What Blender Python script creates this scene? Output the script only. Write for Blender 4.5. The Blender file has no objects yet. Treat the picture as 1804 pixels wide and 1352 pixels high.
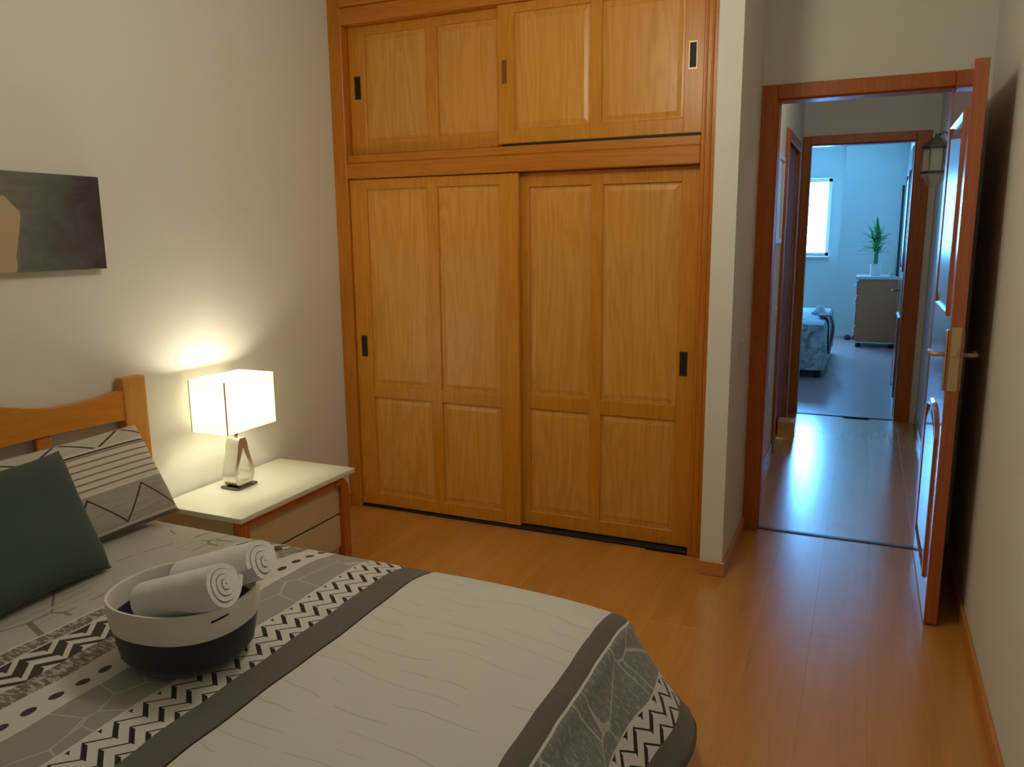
import bpy, bmesh, math, random
from mathutils import Matrix, Vector
random.seed(7)
S = bpy.context.scene
COL = S.collection
PI = math.pi

# ------------------------------------------------------------------ camera
CAM_F, CAM_YAW, CAM_PITCH, CAM_ROLL = 1396.3, 0.4194, -0.1830, 0.0088
CAM_LOC = (2.5563, -3.4958, 1.4624)
cd = bpy.data.cameras.new('camera'); cam = bpy.data.objects.new('camera', cd); COL.objects.link(cam)
cd.sensor_width = 36.0; cd.lens = CAM_F * 36.0 / 1804.0; cd.clip_start = 0.02
Rm = Matrix.Rotation(CAM_YAW, 3, 'Z') @ Matrix.Rotation(CAM_PITCH, 3, 'X') @ Matrix.Rotation(CAM_ROLL, 3, 'Y')
cam.matrix_world = Matrix.Translation(CAM_LOC) @ (Rm @ Matrix.Rotation(PI / 2, 3, 'X')).to_4x4()
S.camera = cam

# ------------------------------------------------------------------ view
vs = S.view_settings
vs.view_transform = 'Standard'; vs.look = 'None'; vs.gamma = 1.0; vs.exposure = 0.0; vs.use_curve_mapping = False

# ------------------------------------------------------------------ daylight (only enters through the far window)
w = bpy.data.worlds.new('sky'); S.world = w; w.use_nodes = True
bg = w.node_tree.nodes['Background']
bg.inputs[0].default_value = (0.12, 0.45, 1.0, 1); bg.inputs[1].default_value = 62.0

def lamp(name, kind, loc, energy, color, **kw):
    d = bpy.data.lights.new(name, kind); d.energy = energy; d.color = color
    for k, v in kw.items(): setattr(d, k, v)
    o = bpy.data.objects.new(name, d); COL.objects.link(o); o.location = loc
    return o
# ceiling lamp of the bedroom, above the bed
lamp('ceiling_lamp_light', 'POINT', (1.65, -1.50, 2.38), 22.0, (1.0, 0.91, 0.71), shadow_soft_size=0.14)
# unseen point light added to brighten the hall
lamp('hall_fill_light', 'POINT', (2.50, 1.25, 2.55), 5.0, (1.0, 0.88, 0.76), shadow_soft_size=0.10)
# portal: guides sky sampling through the far window, gives off nothing itself
po = lamp('window_portal', 'AREA', (1.46, 9.02, 1.70), 1.0, (1, 1, 1), shape='RECTANGLE', size=1.12, size_y=1.10)
po.data.cycles.is_portal = True
po.rotation_euler = (-PI / 2, 0, 0)

# ------------------------------------------------------------------ helpers
WM = {}
def lin(r, g, b):
    f = lambda c: (c / 255 / 12.92) if c / 255 <= 0.04045 else ((c / 255 + 0.055) / 1.055) ** 2.4
    return (f(r), f(g), f(b), 1.0)

def box(bm, x0, x1, y0, y1, z0, z1, bev=0.0, seg=1):
    r = bmesh.ops.create_cube(bm, size=1.0)
    vv = r['verts']
    for v in vv:
        v.co = Vector(((x0 + x1) / 2 + v.co.x * (x1 - x0), (y0 + y1) / 2 + v.co.y * (y1 - y0), (z0 + z1) / 2 + v.co.z * (z1 - z0)))
    if bev > 0:
        ee = list({e for v in vv for e in v.link_edges})
        bmesh.ops.bevel(bm, geom=ee, offset=bev, segments=seg, affect='EDGES', profile=0.6)
    return bm

def nbox(*a, **k):
    return box(bmesh.new(), *a, **k)

def extrude_poly(bm, pts, axis, a, b):
    """closed polygon pts (2-D) extruded along axis from a to b"""
    def P(p, t):
        if axis == 'x': return (t, p[0], p[1])
        if axis == 'y': return (p[0], t, p[1])
        return (p[0], p[1], t)
    A = [bm.verts.new(P(p, a)) for p in pts]; B = [bm.verts.new(P(p, b)) for p in pts]
    n = len(pts)
    bm.faces.new(A); bm.faces.new(B[::-1])
    for i in range(n):
        bm.faces.new((A[i], B[i], B[(i + 1) % n], A[(i + 1) % n]))
    bmesh.ops.recalc_face_normals(bm, faces=bm.faces[:])
    return bm

def tube(bm, pts, rad, n=10):
    """round tube through points; rad a number or a list"""
    pts = [Vector(p) for p in pts]
    rs = rad if isinstance(rad, (list, tuple)) else [rad] * len(pts)
    rings = []
    for i, p in enumerate(pts):
        d = (pts[min(i + 1, len(pts) - 1)] - pts[max(i - 1, 0)]).normalized()
        u = d.orthogonal().normalized() if i == 0 else (rings_u - d * rings_u.dot(d)).normalized()
        rings_u = u
        v = d.cross(u)
        rings.append([bm.verts.new(p + (u * math.cos(2 * PI * k / n) + v * math.sin(2 * PI * k / n)) * rs[i]) for k in range(n)])
    for a, b in zip(rings, rings[1:]):
        for k in range(n):
            bm.faces.new((a[k], a[(k + 1) % n], b[(k + 1) % n], b[k]))
    bm.faces.new(rings[0][::-1]); bm.faces.new(rings[-1])
    bmesh.ops.recalc_face_normals(bm, faces=bm.faces[:])
    return bm

def lathe(bm, prof, cx, cy, n=24, sx=1.0, sy=1.0, rot=0.0, power=2.0, closed=False):
    """prof: list of (r, z); super-elliptic section"""
    rings = []
    for r, z in prof:
        ring = []
        for k in range(n):
            a = 2 * PI * k / n
            c, s = math.cos(a), math.sin(a)
            q = (abs(c) ** power + abs(s) ** power) ** (-1.0 / power)
            px, py = c * q * r * sx, s * q * r * sy
            ring.append(bm.verts.new((cx + px * math.cos(rot) - py * math.sin(rot), cy + px * math.sin(rot) + py * math.cos(rot), z)))
        rings.append(ring)
    pr = list(zip(rings, rings[1:]))
    if closed: pr.append((rings[-1], rings[0]))
    for a, b in pr:
        for k in range(n):
            bm.faces.new((a[k], a[(k + 1) % n], b[(k + 1) % n], b[k]))
    if not closed:
        bm.faces.new(rings[0][::-1]); bm.faces.new(rings[-1])
    bmesh.ops.recalc_face_normals(bm, faces=bm.faces[:])
    return bm

def link(name, data, parent, mw):
    o = bpy.data.objects.new(name, data); COL.objects.link(o)
    if parent is not None:
        o.parent = parent; o.matrix_basis = WM[parent.name].inverted() @ mw
    else:
        o.matrix_basis = mw
    WM[o.name] = mw
    return o

def tag(o, label=None, cat=None, group=None, kind=None):
    if label: o['label'] = label
    if cat: o['category'] = cat
    if group: o['group'] = group
    if kind: o['kind'] = kind
    return o

def thing(name, label, cat, loc, group=None, kind=None):
    return tag(link(name, None, None, Matrix.Translation(loc)), label, cat, group, kind)

def obj(name, bm, mat, parent=None, smooth=False, angle=None):
    """bm holds WORLD coordinates; the origin is set to the base centre"""
    xs = [v.co.x for v in bm.verts]; ys = [v.co.y for v in bm.verts]; zs = [v.co.z for v in bm.verts]
    c = Vector(((min(xs) + max(xs)) / 2, (min(ys) + max(ys)) / 2, min(zs)))
    bm.transform(Matrix.Translation(-c))
    me = bpy.data.meshes.new(name); bm.to_mesh(me); bm.free()
    if mat is not None: me.materials.append(mat)
    if smooth:
        me.polygons.foreach_set('use_smooth', [True] * len(me.polygons))
        if angle is not None: me.set_sharp_from_angle(angle=math.radians(angle))
    return link(name, me, parent, Matrix.Translation(c))

def struct(name, bm, mat, label, cat, **k):
    return tag(obj(name, bm, mat, **k), label, cat, kind='structure')

# ------------------------------------------------------------------ material helpers
class NT:
    def __init__(s, name):
        s.m = bpy.data.materials.new(name); s.m.use_nodes = True
        s.t = s.m.node_tree; s.n = s.t.nodes; s.l = s.t.links
        s.b = s.n['Principled BSDF']
    def node(s, typ, **k):
        x = s.n.new(typ)
        for a, v in k.items(): setattr(x, a, v)
        return x
    def put(s, sock, v):
        if v is None: return
        if hasattr(v, 'links') or isinstance(v, bpy.types.NodeSocket): s.l.new(v, sock)
        else: sock.default_value = v
    def math(s, op, a, b=None, c=None, clamp=False):
        x = s.node('ShaderNodeMath', operation=op, use_clamp=clamp)
        for i, v in enumerate((a, b, c)): s.put(x.inputs[i], v)
        return x.outputs[0]
    def mix(s, f, a, b):
        x = s.node('ShaderNodeMix', data_type='RGBA')
        s.put(x.inputs[0], f); s.put(x.inputs[6], a); s.put(x.inputs[7], b)
        return x.outputs[2]
    def noise(s, vec, scale, detail=2.0, rough=0.5, dist=0.0):
        x = s.node('ShaderNodeTexNoise'); s.put(x.inputs['Vector'], vec)
        x.inputs['Scale'].default_value = scale; x.inputs['Detail'].default_value = detail
        x.inputs['Roughness'].default_value = rough; x.inputs['Distortion'].default_value = dist
        return x.outputs['Fac']
    def voro_edge(s, vec, scale):
        x = s.node('ShaderNodeTexVoronoi', feature='DISTANCE_TO_EDGE'); s.put(x.inputs['Vector'], vec)
        x.inputs['Scale'].default_value = scale
        return x.outputs['Distance']
    def coord(s, out='Object', scale=None, loc=None):
        t = s.node('ShaderNodeTexCoord').outputs[out]
        if scale is None and loc is None: return t
        m = s.node('ShaderNodeMapping'); s.l.new(t, m.inputs[0])
        if scale: m.inputs['Scale'].default_value = scale
        if loc is not None: s.put(m.inputs['Location'], loc)
        return m.outputs[0]
    def rand_vec(s, k=7.0):
        r = s.node('ShaderNodeObjectInfo').outputs['Random']
        c = s.node('ShaderNodeCombineXYZ'); v = s.math('MULTIPLY', r, k)
        for i in range(3): s.l.new(v, c.inputs[i])
        return c.outputs[0]
    def sep(s, vec):
        x = s.node('ShaderNodeSeparateXYZ'); s.l.new(vec, x.inputs[0]); return x.outputs
    def ramp(s, f, stops):
        x = s.node('ShaderNodeValToRGB'); e = x.color_ramp.elements
        while len(e) < len(stops): e.new(0.5)
        for q, (p, c) in zip(e, stops): q.position = p; q.color = c
        s.put(x.inputs[0], f); return x.outputs[0]
    def bump(s, h, strength=0.2, dist=0.002):
        x = s.node('ShaderNodeBump'); x.inputs['Strength'].default_value = strength; x.inputs['Distance'].default_value = dist
        s.put(x.inputs['Height'], h); s.l.new(x.outputs[0], s.b.inputs['Normal'])
    def set(s, color=None, rough=None, metal=None, coat=None, coat_rough=None, spec=None, sheen=None):
        B = s.b.inputs
        s.put(B['Base Color'], color); s.put(B['Roughness'], rough); s.put(B['Metallic'], metal)
        s.put(B['Coat Weight'], coat); s.put(B['Coat Roughness'], coat_rough); s.put(B['Specular IOR Level'], spec)
        s.put(B['Sheen Weight'], sheen)
        return s.m

def plain(name, c, rough=0.5, metal=0.0, var=0.06, nscale=12.0, **k):
    n = NT(name)
    f = n.noise(n.coord(), nscale, 3)
    a = tuple(x * (1 - var) for x in c[:3]) + (1,); b = tuple(min(1, x * (1 + var)) for x in c[:3]) + (1,)
    return n.set(n.mix(f, a, b), rough, metal, **k)

def wood(name, c_dark, c_light, axis='z', rough=0.35, coat=0.0, coat_rough=0.15, figure=1.0, spec=0.5):
    n = NT(name)
    sc = {'z': (14, 14, 0.9), 'y': (14, 0.9, 14), 'x': (0.9, 14, 14)}[axis]
    big = {'z': (5, 5, 0.55), 'y': (5, 0.55, 5), 'x': (0.55, 5, 5)}[axis]
    rv = n.rand_vec()
    f = n.noise(n.coord(scale=sc, loc=rv), 5.0, 6, 0.62, 0.35)
    g = n.noise(n.coord(scale=big, loc=rv), 1.4, 3, 0.5, 0.8)
    rings = n.math('FRACT', n.math('MULTIPLY', g, 9.0))
    rl = n.math('MULTIPLY', n.math('SUBTRACT', 1.0, n.math('MULTIPLY', n.math('ABSOLUTE', n.math('SUBTRACT', rings, 0.5)), 2.0)), 0.20 * figure)
    t = n.math('ADD', n.math('MULTIPLY', f, 0.75), rl, clamp=True)
    col = n.ramp(t, [(0.18, c_dark), (0.62, c_light)])
    n.bump(f, 0.06, 0.0006)
    return n.set(col, rough, coat=coat, coat_rough=coat_rough, spec=spec)

# ------------------------------------------------------------------ materials
def mat_wall(name, c):
    n = NT(name)
    v = n.coord()
    f = n.noise(v, 1.3, 3)
    col = n.mix(f, tuple(x * 0.965 for x in c[:3]) + (1,), c)
    n.bump(n.noise(v, 160.0, 2), 0.10, 0.0008)
    return n.set(col, 0.65, spec=0.25)
M_WALL = mat_wall('wall_paint', (0.78, 0.775, 0.70, 1))
M_CEIL = mat_wall('ceiling_paint', (0.82, 0.81, 0.78, 1))
def mat_floor(name, planked):
    n = NT(name)
    if planked:
        rv = n.rand_vec(9.0); r = n.node('ShaderNodeObjectInfo').outputs['Random']
    else:
        rv = None; r = 0.5
    f = n.noise(n.coord(scale=(16, 0.8, 16), loc=rv), 4.0, 6, 0.6, 0.4)
    g = n.noise(n.coord(scale=(5, 0.4, 5), loc=rv), 1.6, 3, 0.5, 0.8)
    t = n.math('ADD', n.math('MULTIPLY', f, 0.5), n.math('MULTIPLY', g, 0.5))
    col = n.ramp(t, [(0.25, (0.52, 0.215, 0.028, 1)), (0.70, (0.66, 0.305, 0.060, 1))])
    if planked:
        col = n.mix(n.math('MULTIPLY', r, 0.22), col, (0.40, 0.150, 0.020, 1))
    n.bump(f, 0.03, 0.0004)
    return n.set(col, 0.26, coat=1.0, coat_rough=0.19, spec=0.6)
M_FLOOR = mat_floor('floor_laminate', True); M_SUB = mat_floor('floor_laminate_far', False)
M_WFRAME = wood('wardrobe_frame_wood', (0.44, 0.135, 0.004, 1), (0.58, 0.205, 0.010, 1), 'z', 0.36)
M_WRAIL = wood('wardrobe_rail_wood', (0.44, 0.135, 0.004, 1), (0.58, 0.205, 0.010, 1), 'x', 0.36)
M_WDOOR = wood('wardrobe_door_wood', (0.52, 0.195, 0.008, 1), (0.66, 0.275, 0.020, 1), 'z', 0.34)
M_WPANEL = wood('wardrobe_panel_wood', (0.57, 0.245, 0.022, 1), (0.72, 0.35, 0.060, 1), 'z', 0.33, figure=1.2)
M_DOOR = wood('door_varnished_wood', (0.30, 0.060, 0.010, 1), (0.42, 0.105, 0.020, 1), 'z', 0.24, coat=0.8, coat_rough=0.06)
M_TRIM = wood('door_frame_wood', (0.37, 0.082, 0.005, 1), (0.50, 0.132, 0.010, 1), 'z', 0.42, coat=0.08, coat_rough=0.15)
M_SIDED = wood('side_door_wood', (0.30, 0.070, 0.008, 1), (0.42, 0.110, 0.014, 1), 'z', 0.6, spec=0.12)
M_BASEB = wood('baseboard_wood', (0.48, 0.19, 0.035, 1), (0.62, 0.27, 0.06, 1), 'y', 0.35)
M_HEADB = wood('headboard_wood', (0.55, 0.20, 0.015, 1), (0.70, 0.28, 0.032, 1), 'y', 0.40, figure=0.4)
M_POST = wood('headboard_post_wood', (0.56, 0.235, 0.030, 1), (0.70, 0.33, 0.06, 1), 'z', 0.40, figure=0.4)
M_NSWOOD = wood('nightstand_leg_wood', (0.36, 0.085, 0.010, 1), (0.50, 0.145, 0.020, 1), 'z', 0.32)
M_NSRAIL = wood('nightstand_rail_wood', (0.36, 0.085, 0.010, 1), (0.50, 0.145, 0.020, 1), 'y', 0.32)
M_NSBODY = plain('nightstand_body', (0.56, 0.44, 0.25, 1), 0.45)
M_NSTOP = plain('nightstand_top', (0.70, 0.71, 0.58, 1), 0.22, var=0.03, coat=0.4)
M_BLACK = plain('dark_recess', (0.008, 0.006, 0.005, 1), 0.6)
M_BRASS = plain('brass', (0.56, 0.44, 0.25, 1), 0.4, 0.5)
M_STEEL = plain('brushed_steel', (0.62, 0.60, 0.55, 1), 0.25, 1.0, var=0.03)
M_WHITEPL = plain('white_plastic', (0.75, 0.74, 0.70, 1), 0.35, var=0.02)
M_WFRAMEW = plain('white_window_frame', (0.80, 0.80, 0.80, 1), 0.35, var=0.02)
M_BASKETW = plain('basket_white_felt', (0.74, 0.72, 0.67, 1), 0.75, var=0.04, nscale=60)
M_TOWEL = NT('white_towel'); _n = M_TOWEL
_v = _n.coord(); _n.bump(_n.math('ADD', _n.noise(_v, 420.0, 2), _n.math('MULTIPLY', _n.noise(_v, 28.0, 3), 2.0)), 0.6, 0.004)
M_TOWEL = _n.set(_n.mix(_n.noise(_v, 25, 3), (0.80, 0.81, 0.80, 1), (0.90, 0.91, 0.90, 1)), 0.9, sheen=0.4)

def mat_pane():
    n = NT('window_glass')
    tr = n.node('ShaderNodeBsdfTransparent'); gl = n.node('ShaderNodeBsdfGlossy'); gl.inputs['Roughness'].default_value = 0.03
    mx = n.node('ShaderNodeMixShader'); mx.inputs[0].default_value = 0.06
    n.l.new(tr.outputs[0], mx.inputs[1]); n.l.new(gl.outputs[0], mx.inputs[2])
    n.l.new(mx.outputs[0], n.n['Material Output'].inputs[0])
    return n.m
M_PANE = mat_pane()
def mat_lantern_glass():
    n = NT('lantern_glass')
    tr = n.node('ShaderNodeBsdfTransparent'); tr.inputs[0].default_value = (0.82, 0.85, 0.78, 1)
    mx = n.node('ShaderNodeMixShader'); mx.inputs[0].default_value = 0.35
    n.set((0.62, 0.62, 0.52, 1), 0.08, coat=1.0)
    n.l.new(tr.outputs[0], mx.inputs[1]); n.l.new(n.b.outputs[0], mx.inputs[2])
    n.l.new(mx.outputs[0], n.n['Material Output'].inputs[0])
    return n.m
M_LGLASS = mat_lantern_glass()
def mat_shade():
    n = NT('lamp_shade_fabric')
    v = n.coord()
    d = n.node('ShaderNodeBsdfDiffuse'); t = n.node('ShaderNodeBsdfTranslucent')
    c = n.mix(n.noise(v, 90, 2), (0.88, 0.86, 0.78, 1), (0.93, 0.91, 0.84, 1))
    n.l.new(c, d.inputs[0]); n.l.new(c, t.inputs[0])
    m1 = n.node('ShaderNodeMixShader'); m1.inputs[0].default_value = 0.55
    n.l.new(d.outputs[0], m1.inputs[1]); n.l.new(t.outputs[0], m1.inputs[2])
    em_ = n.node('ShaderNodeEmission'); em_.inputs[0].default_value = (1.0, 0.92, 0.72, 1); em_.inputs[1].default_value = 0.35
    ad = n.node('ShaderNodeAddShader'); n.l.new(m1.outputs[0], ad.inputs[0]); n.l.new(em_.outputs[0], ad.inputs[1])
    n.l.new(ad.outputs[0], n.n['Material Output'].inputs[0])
    return n.m
M_SHADE = mat_shade()

M_FARFL = plain('far_laminate_daylight_tint', (0.47, 0.26, 0.24, 1), 0.34, var=0.08, nscale=3.0)  # cast of the light mixed into the laminate colour
# ------------------------------------------------------------------ room shell
XR = 2.977      # right wall
YD = 0.47       # bedroom door wall
YH = 3.33       # hall end wall
XH = 2.03       # hall left wall
YF = 9.0        # far wall
ZC = 2.78       # ceiling
struct('floor', nbox(-0.7, 3.2, -4.4, 9.3, -0.12, -0.0105), M_SUB, 'orange-brown laminate floor running from the bedroom through the hall', 'floor')
FL = bpy.data.objects['floor']
# planks of the bedroom and hall, laid along y, sharing one mesh
pb = nbox(-0.0965, 0.0965, -0.64, 0.64, -0.010, 0.0, bev=0.0004)
pme = bpy.data.meshes.new('plank'); pb.to_mesh(pme); pb.free(); pme.materials.append(M_FLOOR)
PW, PL = 0.1931, 1.2802
def lay(ix, y0):
    o = bpy.data.objects.new('plank', pme); COL.objects.link(o); o.parent = FL
    o.matrix_basis = WM['floor'].inverted() @ Matrix.Translation((0.04 + PW * ix, y0 + PL / 2, 0))
offs = [0.0, 0.52, 0.9, 0.3, 0.75, 0.15, 0.6, 1.05, 0.4, 0.82, 0.22, 0.68, 0.98, 0.1, 0.55, 0.88]
for i in range(16):
    y = -4.3 - offs[i]
    while y < 3.28:
        xc = 0.04 + PW * i
        if y + PL > -4.2 and (y < 0.0 or xc > 1.95):
            lay(i, y)
        y += PL
# the far room: one slab, its laminate colour shifted to imitate the cast of the light
struct('floor_far_room', nbox(-0.6, XR, YH + 0.03, YF - 0.002, -0.0104, 0.0008), M_FARFL, 'laminate floor of the far room, the cast of the light put into its colour', 'floor')
struct('ceiling', nbox(-0.7, 3.2, -4.4, 9.3, ZC, ZC + 0.1), M_CEIL, 'white painted ceiling above the rooms', 'ceiling')
struct('wall_left', nbox(-0.12, 0.0, -4.3, 0.75, -0.1, ZC), M_WALL, 'off-white wall behind the bed headboard', 'wall')
struct('wall_right', nbox(XR, XR + 0.12, -4.3, 9.2, -0.1, ZC), M_WALL, 'off-white wall to the right of the open door', 'wall')
struct('wall_back', nbox(-0.12, XR + 0.12, -4.42, -4.3, -0.1, ZC), M_WALL, 'off-white wall behind the viewer', 'wall')
struct('wall_niche', nbox(-0.12, 1.97, 0.65, 0.75, -0.1, ZC), M_WALL, 'wall behind the built-in wardrobe', 'wall')
struct('wall_pillar', nbox(1.967, 2.062, -0.166, YD + 0.1, -0.1, ZC), M_WALL, 'narrow off-white wall end between wardrobe and doorway', 'wall')
bm = bmesh.new()
box(bm, 2.062, 2.116, YD, YD + 0.10, -0.1, ZC); box(bm, 2.116, 2.862, YD, YD + 0.10, 2.086, ZC); box(bm, 2.862, XR, YD, YD + 0.10, -0.1, ZC)
struct('wall_doorway', bm, M_WALL, 'off-white wall above and around the open bedroom door', 'wall')
bm = bmesh.new()
box(bm, XH - 0.12, XH, YD + 0.1, 2.06, -0.1, ZC); box(bm, XH - 0.12, XH, 2.06, 2.93, 2.12, ZC); box(bm, XH - 0.12, XH, 2.93, YH, -0.1, ZC)
struct('wall_hall', bm, M_WALL, 'pale left wall of the hall beyond the doorway', 'wall')
bm = bmesh.new()
box(bm, -0.6, 2.07, YH, YH + 0.10, -0.1, ZC); box(bm, 2.07, 2.844, YH, YH + 0.10, 2.162, ZC); box(bm, 2.844, XR, YH, YH + 0.10, -0.1, ZC)
struct('wall_hall_end', bm, M_WALL, 'pale wall at the end of the hall around the second doorway', 'wall')
bm = bmesh.new()
WX0, WX1, WZ0, WZ1 = 0.90, 2.02, 1.15, 2.25
box(bm, -0.6, WX0, YF, YF + 0.2, -0.1, ZC); box(bm, WX0, WX1, YF, YF + 0.2, -0.1, WZ0)
box(bm, WX0, WX1, YF, YF + 0.2, WZ1, ZC); box(bm, WX1, 2.18, YF, YF + 0.2, -0.1, ZC); box(bm, 2.18, XR, YF - 0.10, YF + 0.2, -0.1, ZC)
struct('wall_far', bm, M_WALL, 'far room wall with the bright window, behind the dresser', 'wall')
struct('wall_far_room_left', nbox(-0.72, -0.6, YH, YF + 0.2, -0.1, ZC), M_WALL, 'hidden left wall of the far room', 'wall')

# window
wn = thing('window_1', 'bright daylight window in the far room wall', 'window', (1.46, YF + 0.08, WZ0), kind='structure')
bm = bmesh.new()
for a, b, c, d in ((WX0, WX1, WZ0, WZ0 + 0.05), (WX0, WX1, WZ1 - 0.05, WZ1), (WX0, WX0 + 0.05, WZ0, WZ1), (WX1 - 0.05, WX1, WZ0, WZ1), (1.43, 1.49, WZ0, WZ1)):
    box(bm, a, b, YF + 0.07, YF + 0.12, c, d, 0.004)
obj('window_frame', bm, M_WFRAMEW, wn)
for a, b in ((WX0 + 0.05, 1.43), (1.49, WX1 - 0.05)):
    obj('pane', nbox(a, b, YF + 0.092, YF + 0.097, WZ0 + 0.05, WZ1 - 0.05), M_PANE, wn)
obj('window_sill', nbox(WX0 - 0.02, WX1 + 0.02, YF - 0.04, YF + 0.07, WZ0 - 0.03, WZ0, 0.005), M_WFRAMEW, wn)

# baseboards
def baseb(name, x0, x1, y0, y1, label, h=0.065):
    struct(name, nbox(x0, x1, y0, y1, 0.0, h, 0.003), M_BASEB, label, 'baseboard')
baseb('baseboard_left', 0.0, 0.013, -4.3, -0.005, 'light wood baseboard along the headboard wall')
baseb('baseboard_right', XR - 0.013, XR, -4.3, YD - 0.002, 'light wood baseboard along the wall right of the door')
baseb('baseboard_pillar_front', 1.967, 2.075, -0.179, -0.166, 'light wood baseboard on the narrow wall end')
baseb('baseboard_pillar_side', 2.062, 2.075, -0.166, YD - 0.022, 'light wood baseboard on the short wall beside the doorway')
baseb('baseboard_hall', XH, XH + 0.012, YD + 0.13, 1.97, 'light wood baseboard on the left wall of the hall')
baseb('baseboard_hall_right', XR - 0.012, XR, YD + 0.13, YH - 0.03, 'light wood baseboard on the right wall of the hall')
struct('baseboard_far', nbox(2.18, XR, YF - 0.113, YF - 0.10, 0.0, 0.065, 0.003), M_WFRAMEW, 'light baseboard below the blue far wall', 'baseboard')

# ------------------------------------------------------------------ door frames
def frame_y(name, x0, x1, ztop, yf, yb, aw, label, proud=0.018, front_only=False, aw_top=None, aw_r=None):
    """frame in a wall of constant y: jambs, head, architraves"""
    t = thing(name, label, 'door frame', ((x0 + x1) / 2, yf, 0), kind='structure')
    at = aw_top or aw; ar = aw_r or aw
    obj('jamb', nbox(x0 - 0.012, x0 + 0.012, yf, yb, 0, ztop + 0.012, 0.002), M_TRIM, t)
    obj('jamb', nbox(x1 - 0.012, x1 + 0.012, yf, yb, 0, ztop + 0.012, 0.002), M_TRIM, t)
    obj('head_jamb', nbox(x0 + 0.012, x1 - 0.012, yf, yb, ztop - 0.012, ztop + 0.012, 0.002), M_TRIM, t)
    for a, b in (((yf - proud, yf),) if front_only else ((yf - proud, yf), (yb, yb + proud))):
        obj('architrave', nbox(x0 - aw, x0 + 0.006, a, b, 0, ztop + at, 0.004), M_TRIM, t)
        obj('architrave', nbox(x1 - 0.006, x1 + ar, a, b, 0, ztop + at, 0.004), M_TRIM, t)
        obj('architrave', nbox(x0 + 0.006, x1 - 0.006, a, b, ztop - 0.006, ztop + at, 0.004), M_TRIM, t)
    return t
frame_y('trim_1', 2.128, 2.850, 2.074, YD, YD + 0.10, 0.072, 'reddish wood frame around the open bedroom doorway', aw_top=0.058)
frame_y('trim_2', 2.082, 2.832, 2.150, YH, YH + 0.10, 0.050, 'reddish wood frame of the doorway at the end of the hall', aw_top=0.062, aw_r=0.098)
def frame_x(name, x, y0, y1, ztop, aw, label):
    t = thing(name, label, 'door frame', (x, (y0 + y1) / 2, 0), kind='structure')
    obj('architrave', nbox(x, x + 0.02, y0 - aw, y0, 0, ztop + aw, 0.004), M_TRIM, t)
    obj('architrave', nbox(x, x + 0.02, y1, y1 + aw, 0, ztop + aw, 0.004), M_TRIM, t)
    obj('architrave', nbox(x, x + 0.02, y0, y1, ztop, ztop + aw, 0.004), M_TRIM, t)
    return t
frame_x('trim_3', XH, 2.07, 2.92, 2.06, 0.07, 'reddish wood frame of the closed side door in the hall')
struct('trim_4', nbox(2.14, 2.838, YD + 0.015, YD + 0.040, 0.0, 0.004, 0.001), plain('threshold_metal', (0.03, 0.03, 0.035, 1), 0.4, 0.4), 'thin dark threshold strip in the bedroom doorway', 'threshold')
struct('trim_5', nbox(2.095, 2.82, YH + 0.01, YH + 0.035, 0.0, 0.005, 0.001), bpy.data.materials['threshold_metal'], 'thin dark threshold strip in the hall end doorway', 'threshold')

# ------------------------------------------------------------------ doors
def panel_moulding(par, xf, sgn, y0, y1, z0, z1, arch=False):
    """raised moulding ring + field on a door face lying in x = xf, looking towards sgn"""
    pts = [(y0, z0), (y1, z0)]
    if arch:
        pts += [(y1, z1 - 0.10)]
        for k in range(1, 9):
            a = PI * k / 9
            pts.append(((y0 + y1) / 2 + (y1 - y0) / 2 * math.cos(a), z1 - 0.10 + 0.10 * math.sin(a)))
        pts.append((y0, z1 - 0.10))
    else:
        pts += [(y1, z1), (y0, z1)]
    cy, cz = (y0 + y1) / 2, (z0 + z1) / 2
    def inset(d): return [(cy + (p[0] - cy) * (1 - 2 * d / (y1 - y0)), cz + (p[1] - cz) * (1 - 2 * d / (z1 - z0))) for p in pts]
    bm = bmesh.new()
    prof = [(0.0, 0.0), (0.006, 0.010), (0.018, 0.010), (0.026, 0.002)]
    rings = [[bm.verts.new((xf + sgn * h, p[0], p[1])) for p in inset(d)] for d, h in prof]
    n = len(pts)
    for a, b in zip(rings, rings[1:]):
        for k in range(n): bm.faces.new((a[k], a[(k + 1) % n], b[(k + 1) % n], b[k]))
    bmesh.ops.recalc_face_normals(bm, faces=bm.faces[:])
    mo = obj('moulding', bm, M_DOOR, par)
    bm = bmesh.new()
    A = [bm.verts.new((xf + sgn * 0.0015, p[0], p[1])) for p in inset(0.026)]
    B = [bm.verts.new((xf + sgn * 0.007, p[0], p[1])) for p in inset(0.065)]
    for k in range(n): bm.faces.new((A[k], A[(k + 1) % n], B[(k + 1) % n], B[k]))
    bm.faces.new(B)
    bmesh.ops.recalc_face_normals(bm, faces=bm.faces[:])
    obj('door_panel', bm, M_DOOR, par)

def lever(par, x, sgn, y, z, ydir):
    pl = obj('handle_plate', nbox(min(x, x + sgn * 0.006), max(x, x + sgn * 0.006), y - 0.02, y + 0.02, z - 0.13, z + 0.09, 0.002), M_BRASS, par)
    bm = bmesh.new()
    tube(bm, [(x + sgn * 0.005, y, z), (x + sgn * 0.040, y, z), (x + sgn * 0.048, y + ydir * 0.010, z), (x + sgn * 0.050, y + ydir * 0.06, z + 0.003), (x + sgn * 0.046, y + ydir * 0.115, z - 0.002)], [0.008, 0.008, 0.009, 0.008, 0.007], 10)
    obj('lever', bm, M_BRASS, pl, smooth=True)

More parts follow.
